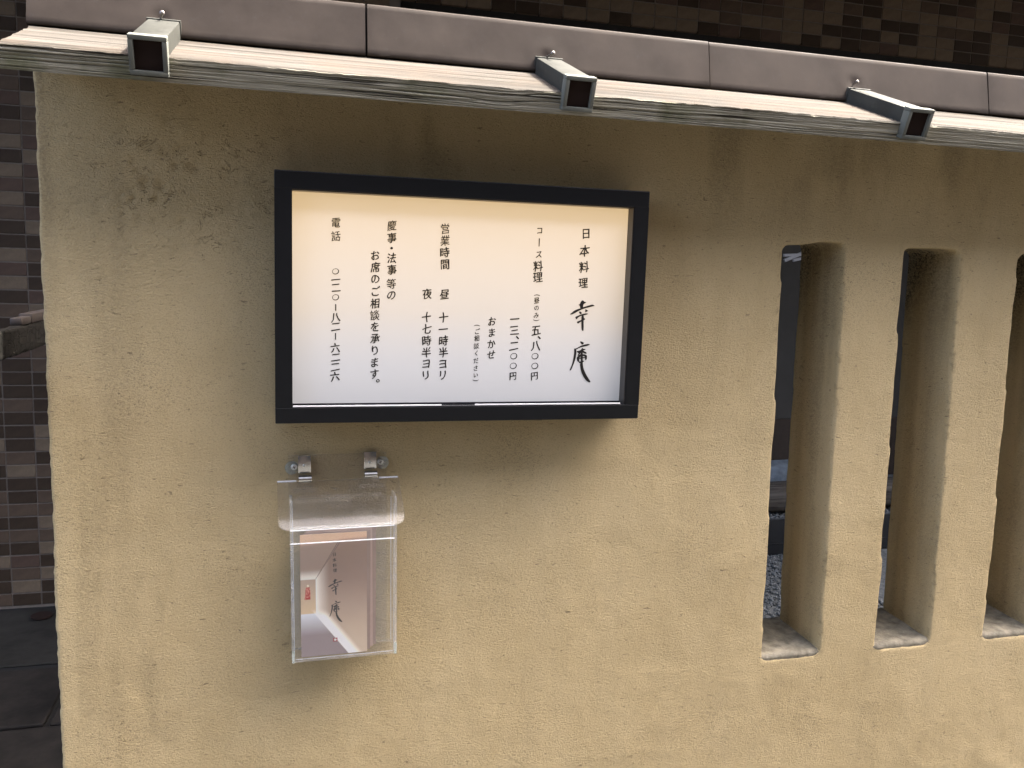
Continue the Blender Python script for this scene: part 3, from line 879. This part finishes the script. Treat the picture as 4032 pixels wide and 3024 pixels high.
# lid: sloping sheet with rounded front corners
ly0, lz0, ly1, lz1 = -.017, 1.1915, -.0880, 1.1320
sl = math.hypot(ly1 - ly0, lz1 - lz0)
dv = Vector((0, ly1 - ly0, lz1 - lz0)).normalized(); nv_ = Vector((0, dv.z, -dv.y)) * -1
if nv_.z < 0: nv_ = -nv_
LM = Matrix(((1, 0, 0, 0), (0, dv.y, nv_.y, ly0), (0, dv.z, nv_.z, lz0), (0, 0, 0, 1)))
r_ = .017
pts = [(.0036, 0), (.2005, 0)] + [(.2030 - r_ + r_ * math.sin(R(a)), sl - r_ + r_ * math.cos(R(a))) for a in range(90, -1, -15)] + [(.0050 + r_ - r_ * math.sin(R(a)), sl - r_ + r_ * math.cos(R(a))) for a in range(0, 91, 15)]
mb = MB()
vv = mb.prism(pts, 'z', 0, .0032)
bmesh.ops.recalc_face_normals(mb.bm, faces=mb.bm.faces)
for f in mb.bm.faces: f.material_index = 0 if abs(f.normal.z) > .9 else 1
for v in vv: v.co = LM @ v.co
lid = mb.build('lid', [M['acrylic_lid'], M['acrylic_edge']], hd)
plate('lid_lip', .0224, .1855, ly1 - .0012, ly1 + .0018, 1.1115, 1.1325, lid)
mb = MB(); mb.box(.0226, .1853, ly1 - .0016, ly1 + .0020, 1.1100, 1.1114, bev=.0004); mb.box(.0226, .1853, ly1 - .0016, ly1 + .0006, 1.1315, 1.1327, bev=.0003)
mb.build('lip_edge', M['edge_white'], lid)
mb = MB(); mb.box(.0226, .1853, ly1 + .002, ly1 + .013, 1.1328, 1.1335); mb.build('glue_seam', M['washer'], lid)
mb = MB()
for (a, b) in ((.004, .034), (.168, .1995)):
    mb = MB(); mb.box(a, b, -.0172, -.0162, 1.1920, 1.1950, bev=.0003)
    mb.build('lid_edge', M['edge_white'], lid)
plate('cross_bar', .034, .170, -.030, -.027, 1.166, 1.1705, lid)
# hinges
for xa, sc_x, z_s in ((.0373, .0309, 1.2145), (.1441, .1715, 1.2179)):
    dz = .0 if xa < .1 else .003
    mb = MB()
    mb.box(xa, xa + .0205, -.0092, -.0078, 1.2045 + dz, 1.2335 + dz, bev=.0003)
    cy, cz, rr = -.0150, 1.1962 + dz, .0060
    n = 14
    for k in range(n):      # rolled knuckle
        a0, a1 = R(60 - 330 * k / n), R(60 - 330 * (k + 1) / n)
        q = [(cy + rr * math.cos(a0), cz + rr * math.sin(a0)), (cy + rr * math.cos(a1), cz + rr * math.sin(a1)),
             (cy + (rr - .0012) * math.cos(a1), cz + (rr - .0012) * math.sin(a1)), (cy + (rr - .0012) * math.cos(a0), cz + (rr - .0012) * math.sin(a0))]
        mb.prism(q, 'x', xa + .0004, xa + .0212)
    hg = mb.build('hinge', M['steel'], hd, smooth=True)
    mb = MB(); mb.cyl((xa + .0098, -.0092, 1.2172 + dz * .4), (0, -1, 0), .0026, .0012, 18, .0018); mb.cyl((xa + .0098, -.0092, 1.2172 + dz * .4), (0, -1, 0), .0011, .0021, 10)
    mb.build('rivet', M['screw'], hg, smooth=True)
    plate('lid_tab', xa - .003, xa + .0235, -.020, -.016, 1.1835 + dz, 1.1925 + dz, lid)
    plate('lid_tab', xa - .009, xa + .030, -.0265, -.0235, 1.1770 + dz, 1.1822 + dz, lid)
    mb = MB(); mb.cyl((sc_x - (.0035 if xa < .1 else -.0035), -.0018, z_s - .002), (0, -1, 0), .0112, .0011, 28); mb.build('washer', M['washer'], hd, smooth=True)
    mb = MB()
    mb.cyl((sc_x, -.0065, z_s), (0, -1, 0), .0052, .0014, 24, .0040)
    scw = mb.build('screw', M['screw'], hd, smooth=True)
    mb = MB()
    for a in (20, 110):
        c_, s_ = math.cos(R(a)), math.sin(R(a))
        q = [(sc_x + c_ * u - s_ * v, z_s + s_ * u + c_ * v) for u, v in ((-.0026, -.0006), (.0026, -.0006), (.0026, .0006), (-.0026, .0006))]
        mb.prism(q, 'y', -.0081 - a * 1e-6, -.0079)
    mb.build('cross_recess', M['ink'], scw)

hd.rotation_euler = (0, R(-.7), 0); hd.location.x += .0015
# ================================================================ leaflets
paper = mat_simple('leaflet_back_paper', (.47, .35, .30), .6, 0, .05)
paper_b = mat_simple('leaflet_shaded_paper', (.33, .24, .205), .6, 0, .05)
def photo_print(Xp, Yp):
    """printed picture: a lit room corner; coordinates in leaflet units"""
    def C_(a): return np.array(a)[None, :]
    n = Xp.size
    mauve = C_((.42, .34, .30)); brown = C_((.36, .275, .235)); white = C_((.86, .85, .81)); warm = C_((.66, .57, .47))
    lilac = C_((.33, .29, .31)); pale_blue = C_((.68, .73, .80)); peach = C_((.92, .66, .50)); dark = C_((.12, .085, .075))
    # right-hand wall
    t = np.clip((Xp - 675) / 150, 0, 1)[:, None]
    down = np.clip((Yp - 500) / 700, 0, 1)[:, None]
    col = white * (1 - t) ** 1.3 + (brown * (1 - down) + warm * .92 * down) * (1 - (1 - t) ** 1.3)
    up = sstep(500, 250, Yp)[:, None]
    col = col * (1 - up * (1 - t)) + (brown * 1.05) * up * (1 - t)
    # ceiling, left of the diagonal
    dl = (950 - Xp) * (492 - 80) - (Yp - 80) * (950 - 675)     # >0 left/above the line
    ceil = (dl > 0) & (Yp < 492)
    k = sstep(380, 480, Yp)[:, None]
    ccol = mauve * (1 - k) + white * .92 * k
    col = np.where(ceil[:, None], ccol, col)
    ld = np.abs(dl) / math.hypot(412, 275)
    wd = 2 + 11 * np.clip((492 - Yp) / 412, 0, 1)
    line = (ld < wd) & (Yp < 492)
    col = np.where((line & (ld > wd * .35))[:, None], dark * 1.6, np.where(line[:, None], mauve, col))
    # end wall
    ew = (Xp < 675) & (Yp >= 492) & (Yp < 855)
    e = np.clip((Yp - 492) / 360, 0, 1)[:, None]
    col = np.where(ew[:, None], C_((.50, .42, .36)) * (1 - e) + C_((.66, .55, .40)) * e, col)
    # floor with its bright band
    fl = (Yp >= 855) & ((Xp - 660) * (1290 - 860) - (Yp - 860) * (1000 - 660) < 0)
    g = np.clip((Yp - 860) / 230, 0, 1)[:, None]
    col = np.where(fl[:, None], pale_blue * (1 - g) + lilac * g, col)
    dd = ((Xp - 660) * (430.) - (Yp - 860) * 340.) / 548.
    band = (~fl) & (Yp > 800)
    b = (sstep(-5, 5, dd) * (1 - sstep(60, 135 , dd)) * sstep(800, 900, Yp))[:, None] * band[:, None]
    col = col * (1 - b) + C_((.90, .90, .85)) * b
    tp = sstep(150, 95, Yp - (Xp - 515) * -.05)[:, None]
    col = col * (1 - .8 * tp) + peach * .8 * tp
    # red tassel
    th = (Yp - 575) / 130
    ta = (np.abs(Xp - 592 + 6 * th) < 22 + 10 * th) & (th > 0) & (th < 1)
    nz = vnoise(Xp * .22, Yp * .22, seed=5)
    col = np.where(ta[:, None], np.where(nz[:, None] > .25, C_((.72, .38, .32)), C_((.42, .06, .05))), col)
    kn = (np.hypot(Xp - 592, (Yp - 558)) < 11)
    col = np.where(kn[:, None], C_((.8, .74, .62)), col)
    col = np.clip(col * np.array([[1.15, 1.11, 1.06]]), 0, 1)
    return np.clip(col ** 1.35 * 1.08, 0, .92)

t = NT('leaflet_print')
at2 = t.n('Attribute', _attribute_name='print')
M['print'] = t.done(at2.outputs['Color'], .32, None)
M['print_ink'] = mat_simple('printed_black', (.02, .017, .015), .35)
M['seal_red'] = mat_simple('printed_red', (.34, .02, .03), .35)
M['seal_white'] = mat_simple('printed_white', (.85, .82, .78), .35)
lab = ['front leaflet in the clear box, printed with a lit room corner and brush-written black characters',
       'second leaflet in the clear box, its right edge just showing behind the printed one',
       'third leaflet in the clear box, a narrow strip between the second and the rearmost',
       'rearmost leaflet in the clear box, sticking out farthest to the right of the stack']
kx, kz = .0001507, .000161
for i, (x0, y) in enumerate(((.0393, -.0505), (.0450, -.0420), (.0505, -.0330), (.0560, -.0250))):
    z0, w, h = .9045 - 0 * i, .1068, .2080 - .0 * i
    e_ = empty('leaflet', (x0 + w / 2, y, z0), lab[i], 'leaflet', 'leaflets in the clear box')
    bpy.context.view_layer.update()
    mb = MB(); mb.box(x0, x0 + w, y, y + .0016, z0, z0 + h)
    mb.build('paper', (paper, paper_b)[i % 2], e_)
    nx, nz = 150, 290
    gx, gz = np.meshgrid(np.linspace(x0, x0 + w, nx), np.linspace(z0, z0 + h, nz))
    Vv = np.stack([gx.ravel(), np.full(gx.size, y - .0002), gz.ravel()], 1)
    e_.rotation_euler = (0, R((-.7, -.4, -.9, -.5)[i]), 0)
    if i == 0:
        ii = np.arange(nx * nz).reshape(nz, nx)
        F = np.stack([ii[:-1, :-1], ii[:-1, 1:], ii[1:, 1:], ii[1:, :-1]], -1).reshape(-1, 4)
        me = from_np('cover_print', Vv, F)
        Xp = 515 + (Vv[:, 0] - x0) / kx; Yp = 100 + (1.10 - Vv[:, 2]) / kz
        c = photo_print(Xp, Yp)
        ca = me.color_attributes.new('print', 'FLOAT_COLOR', 'POINT')
        ca.data.foreach_set('color', np.concatenate([c, np.ones((len(c), 1))], 1).astype(np.float32).ravel())
        pr = link_mesh('cover_print', me, M['print'], e_)
        def zp(Xq, Yq): return (x0 + (Xq - 515) * kx, 1.10 - (Yq - 100) * kz)
        Vo, Fo = [], []
        for ch, a, b in (('日', 876, 245), ('本', 876, 303), ('料', 878, 360), ('理', 881, 415)):
            px_, pz_ = zp(a, b)
            place_glyph(ch, px_, pz_, .0062, y - .0005, Vo, Fo, 2)
        link_mesh('lettering', from_np('lettering', Vo, Fo), M['print_ink'], e_)
        xs_ = [p[0] for q in BRUSH for p in q]; zs_ = [p[1] for q in BRUSH for p in q]
        X0, X1, Z0, Z1 = min(xs_), max(xs_), min(zs_), max(zs_)
        def fm_(x, z): return zp(803 + (x - X0) / (X1 - X0) * 159, 505 + (Z1 - z) / (Z1 - Z0) * 466)
        brush('lettering', y - .0005, fm_, e_, M['print_ink'], BRUSH[:7], -.000005, .0012)
        brush('lettering', y - .0005, fm_, e_, M['print_ink'], BRUSH[7:], -.000005, .0012)
        def quad(name, cx_, cy_, hw_, hh_, mat, yy):
            a, b = zp(cx_ - hw_, cy_ + hh_), zp(cx_ + hw_, cy_ - hh_)
            return link_mesh(name, from_np(name, [(a[0], yy, a[1]), (b[0], yy, a[1]), (b[0], yy, b[1]), (a[0], yy, b[1])], [(0, 1, 2, 3)]), mat, e_)
        seal = quad('seal', 878, 1155, 23, 20, M['seal_red'], y - .0006)
        cxx, czz = zp(878, 1155)
        Vo = []
        for k in range(24):
            rr = .0027 if k % 4 == 0 else (.0012 if k % 4 == 2 else .0022)
            Vo.append((cxx + rr * math.cos(k * math.pi / 12), y - .0008, czz + rr * math.sin(k * math.pi / 12)))
        link_mesh('flower', from_np('flower', Vo, [tuple(range(24))]), M['seal_white'], seal)

# ================================================================ tiled building behind
bl = empty('tiled_building', (0, 2.5, GZ), 'building faced with small dark brown tiles, with a shadowed recess, standing behind the plaster wall', 'building')
bpy.context.view_layer.update()
FY = 2.05
mb = MB()
mb.box(-5, .45, FY + .0030, 6, GZ - .01, 7.5)
mb.box(.4501, 4.6, FY + .0030, 6, 2.5675, 7.5)
mb.box(4.6001, 9, FY + .0030, 6, GZ - .01, 7.5)
mb.build('facade', M['grout'], bl)
mb = MB(); mb.box(.46, 4.59, FY + .0165, 2.99, 2.5602, 2.5665); mb.box(-5, 9, .45, FY, 3.15, 3.4); mb.build('soffit_and_shade_slab', M['dark_void'], bl)  # second box is an unseen slab, added to shade the tiles and paving
mb = MB(); mb.box(.46, 4.59, 2.95, 2.99, .72, 2.5555); mb.build('recess_wall', M['concrete'], bl)
mb = MB(); mb.box(.46, 4.59, 2.935, 2.985, GZ + .001, .719); mb.build('baseboard', M['brown_board'], bl)
tm = [M['tile_dark'], M['tile_mid'], M['tile_grey'], M['tile_red']]
tile_me = []
for m_ in tm:
    mb = MB(); mb.box(-.0475, .0475, -.006, .0004, -.0225, .0225, bev=.0009, seg=1)
    bmesh.ops.recalc_face_normals(mb.bm, faces=mb.bm.faces)
    me = bpy.data.meshes.new('tile'); mb.bm.to_mesh(me); mb.bm.free(); me.materials.append(m_)
    tile_me.append(me)
rt = random.Random(5)
singles = set()
for k in range(-1, 3):
    for r_ in range(0, 45): singles.add((k - 10, r_))
for k in range(7, 35):
    x = .01 + .1 * k
    for r_ in range(47, 47 + max(1, int(math.ceil((2.5938 + (x + .1 - .77) * .107 - 2.56) / .05)))):
        singles.add((k, r_))
others = [[], [], [], []]
def tpick(k, r_):
    v = rt.random()
    if k < 0:
        return 0 if v < .45 else 1 if v < .75 else 2 if v < .93 else 3
    return 2 if v < .50 else 1 if v < .60 else 0 if v < .9 else 3
for k in range(-20, 42):
    for r_ in range(0, 64):
        x = .06 + .1 * k; z = GZ + .025 + .05 * r_
        if x > .42 and r_ < 47: continue
        m_ = tpick(k, r_)
        if (k, r_) in singles:
            o = bpy.data.objects.new('tile', tile_me[m_]); COL.objects.link(o)
            o.parent = bl; o.matrix_parent_inverse = Matrix.Translation(-wloc(bl))
            o.location = (x + rt.uniform(-.0005, .0005), FY + .0062 + rt.uniform(-.0006, .0004), z + rt.uniform(-.0004, .0004))
        else:
            others[m_].append((x, z))
mb = MB()
for m_, lst in enumerate(others):
    for (x, z) in lst: mb.box(x - .0475, x + .0475, FY + .0004, FY + .0066, z - .0225, z + .0225, mi=m_)
for k in range(4, 42):     # return tiles under the edge of the overhang
    x = .06 + .1 * k
    mb.box(x - .0475, x + .0475, FY + .0072, FY + .016, 2.5605, 2.5674, mi=1)
tag(mb.build('tile_field', tm, bl), kind='stuff')

# ================================================================ garden strip behind the slots
bed = empty('raised_bed', (2.6, 2.45, GZ), 'black edged raised bed of gravel, seen through the first slot of the wall', 'planter')
bpy.context.view_layer.update()
mb = MB(); mb.box(1.0, 4.4, 2.100, 2.108, GZ, .386, bev=.001); mb.box(1.0, 4.4, 2.0975, 2.0999, .262, .266); mb.build('edging', M['tray'], bed)
mb = MB(); mb.box(1.0, 4.4, 2.109, 2.90, GZ, .372); mb.build('soil', M['gravel'], bed)
def gravel(name, n, xr, yr, zb, size, parent=None):
    rg_ = np.random.RandomState(4)
    ico = np.array([(0, 0, 1), (.89, 0, .45), (.28, .85, .45), (-.72, .53, .45), (-.72, -.53, .45), (.28, -.85, .45), (.72, .53, -.45), (-.28, .85, -.45), (-.89, 0, -.45), (-.28, -.85, -.45), (.72, -.53, -.45), (0, 0, -1)])
    fc = np.array([(0, 1, 2), (0, 2, 3), (0, 3, 4), (0, 4, 5), (0, 5, 1), (1, 6, 2), (2, 7, 3), (3, 8, 4), (4, 9, 5), (5, 10, 1), (6, 7, 2), (7, 8, 3), (8, 9, 4), (9, 10, 5), (10, 6, 1), (11, 7, 6), (11, 8, 7), (11, 9, 8), (11, 10, 9), (11, 6, 10)])
    P = np.stack([rg_.uniform(*xr, n), rg_.uniform(*yr, n), rg_.uniform(zb, zb + .008, n)], 1)
    S = size * rg_.uniform(.5, 1.2, (n, 1, 1)) * rg_.uniform(.6, 1.1, (n, 1, 3))
    V = (ico[None] * rg_.uniform(.75, 1.2, (n, 12, 1))) * S
    a = rg_.uniform(0, 6.28, n); c, s = np.cos(a), np.sin(a)
    x = V[..., 0] * c[:, None] - V[..., 1] * s[:, None]; y = V[..., 0] * s[:, None] + V[..., 1] * c[:, None]
    V = np.stack([x, y, V[..., 2]], -1) + P[:, None]
    F = (fc[None] + (np.arange(n) * 12)[:, None, None]).reshape(-1, 3)
    me = bpy.data.meshes.new(name)
    me.vertices.add(n * 12); me.vertices.foreach_set('co', V.ravel())
    me.loops.add(F.size); me.loops.foreach_set('vertex_index', F.ravel().astype(np.int32))
    me.polygons.add(len(F)); me.polygons.foreach_set('loop_start', np.arange(0, F.size, 3, dtype=np.int32))
    me.update(calc_edges=True); me.validate()
    return tag(link_mesh(name, me, M['gravel'], parent), kind='stuff')
g1 = gravel('gravel', 15000, (1.15, 2.45), (.25, 2.09), GZ - .002, .008)
g1['label'] = 'blue-grey gravel on the ground behind the slotted wall'
gravel('bed_gravel', 2500, (2.0, 3.1), (2.11, 2.40), .374, .006, bed)
mb = MB(); mb.box(.3, 4.5, .16, 2.095, GZ - .0115, GZ - .003); tag(mb.build('garden_ground', M['gravel']), kind='structure')

lg = MB()
xs = np.linspace(1.9, 3.3, 80)
n = 20
def lfn(V, idx):
    a = idx / n * 2 * math.pi
    f = 1 + .05 * vnoise(V[:, 0] * 6, a * 2, seed=3) + .02 * vnoise(V[:, 0] * 30, a * 9, seed=4)
    return np.stack([V[:, 0], 2.245 + (V[:, 1] - 2.245) * f, .459 + (V[:, 2] - .459) * f], 1)
prof = [(2.245 + .073 * math.copysign(abs(math.cos(2 * math.pi * k / n)) ** .6, math.cos(2 * math.pi * k / n)), .459 + .071 * math.copysign(abs(math.sin(2 * math.pi * k / n)) ** .6, math.sin(2 * math.pi * k / n))) for k in range(n)]
lg_o = sweep('wooden_log', prof, xs, lfn, M['log'], None)
tag(lg_o, 'weathered squared log with curling grain lying on the raised bed, seen through the slot', 'log')
bm = bmesh.new(); bmesh.ops.create_icosphere(bm, subdivisions=5, radius=1)
me = bpy.data.meshes.new('garden_rock'); bm.to_mesh(me); bm.free()
V = np.empty(len(me.vertices) * 3); me.vertices.foreach_get('co', V); V = V.reshape(-1, 3)
f = 1 + .16 * fbm(V[:, 0] * 1.6, V[:, 1] * 1.6, V[:, 2] * 1.6, 4, 8)
V = V * f[:, None] * np.array([.42, .16, .115]) + np.array([2.62, 2.52, .46])
me.vertices.foreach_set('co', V.ravel())
rock = link_mesh('garden_rock', me, M['rock'], None, smooth=True)
tag(rock, 'blue-grey boulder behind the log in the bed, glimpsed through the slot', 'rock')

rk = empty('folding_rack', (2.56, 2.6, GZ), 'pale thin metal drying frame in the recess, glimpsed at the top of the first slot', 'metal frame')
bpy.context.view_layer.update()
def bar(a, b, w, name, mat, parent):
    a, b = Vector(a), Vector(b); d_ = b - a
    q = d_.to_track_quat('X', 'Z').to_matrix().to_4x4(); q.translation = a
    mb = MB(); mb.box(0, d_.length, -w / 2, w / 2, -w / 2, w / 2, bev=w * .1, M=q)
    return mb.build(name, mat, parent)
bar((2.549, 2.6, 1.66), (2.662, 2.6, 1.667), .014, 'rail', M['paint_pale'], rk)
bar((2.556, 2.6, 1.632), (2.662, 2.6, 1.676), .016, 'brace', M['paint_pale'], rk)
bar((2.607, 2.6, 1.635), (2.664, 2.6, 1.648), .014, 'rail', M['paint_pale'], rk)
bar((2.75, 2.605, GZ), (2.75, 2.605, 1.72), .02, 'post', M['tray'], rk)

# ================================================================ charred rail at the wall's end
rl = empty('charred_rail', (-.495, .9, GZ), 'cracked charred timber rail topped by pale metal, running back from beyond the wall end', 'rail')
bpy.context.view_layer.update()
nY = 420; n = 40
ys = np.linspace(-.28, 2.0, nY)
zt, zb_ = 1.405, 1.352
Vv = []
for yv in ys:
    for k in range(n):
        a = 2 * math.pi * k / n
        Vv.append((-.4925 + .0125 * math.copysign(abs(math.cos(a)) ** .25, math.cos(a)), yv, (zt + zb_) / 2 + (zt - zb_) / 2 * math.copysign(abs(math.sin(a)) ** .25, math.sin(a))))
Vv = np.array(Vv)
cy_, cz_ = Vv[:, 1] * 26, Vv[:, 2] * 60
g = np.abs(fbm(cy_ * .6, cz_ * 1.0, None, 2, 3)); g2 = np.abs(vnoise(cy_ * 1.6, cz_ * .7, seed=9))
dep = .0022 * sstep(.10, .0, g) + .0016 * sstep(.10, .0, g2)
Vv[:, 0] -= dep * np.sign(Vv[:, 0] + .4925)
Vv[:, 2] += .0012 * vnoise(Vv[:, 1] * 60, Vv[:, 2] * 0, seed=4)
F = [(i * n + k, i * n + (k + 1) % n, (i + 1) * n + (k + 1) % n, (i + 1) * n + k) for i in range(nY - 1) for k in range(n)]
F += [tuple(range(n))[::-1], tuple((nY - 1) * n + k for k in range(n))]
link_mesh('timber', from_np('timber', Vv, F), M['char'], rl, smooth=False)
mb = MB()
mb.box(-.5045, -.4795, .500, 2.04, 1.4060, 1.4250, bev=.003); mb.box(-.503, -.481, .435, .499, 1.4060, 1.4205, bev=.003)
mb.build('metal_cap', M['pale_metal'], rl, smooth=True)
for yv in (-.24, 1.85):
    mb = MB(); mb.box(-.515, -.470, yv - .025, yv + .025, GZ - .01, 1.353, bev=.003); mb.build('post', M['char'], rl)

# ================================================================ house across the lane (behind the camera)
ho = empty('house_across_lane', (5.0, -6, GZ), 'brown sided two-storey house across the lane, facing the plaster wall', 'house')
bpy.context.view_layer.update()
HY = -3.3
HX0 = -3.2
mb = MB(); mb.box(HX0, 12, HY - 5, HY, GZ - .01, 4.3); mb.build('wall', M['opposite'], ho)
mb = MB(); mb.box(HX0 - .4, 12.4, HY - 5.4, HY + .45, 4.3 + .001, 4.3 + .25); mb.build('roof', M['roofdark'], ho)
for zc in (1.0, 3.9):
    for xc in (HX0 + 1.6, HX0 + 4.4, HX0 + 7.2):
        mb = MB(); mb.box(xc - .8, xc + .8, HY + .001, HY + .05, zc, zc + 1.4, bev=.005); w_ = mb.build('window_frame', M['pale_metal'], ho)
        mb = MB(); mb.box(xc - .74, xc - .02, HY + .03, HY + .056, zc + .06, zc + 1.34); mb.box(xc + .02, xc + .74, HY + .03, HY + .056, zc + .06, zc + 1.34); mb.build('pane', M['window'], w_)
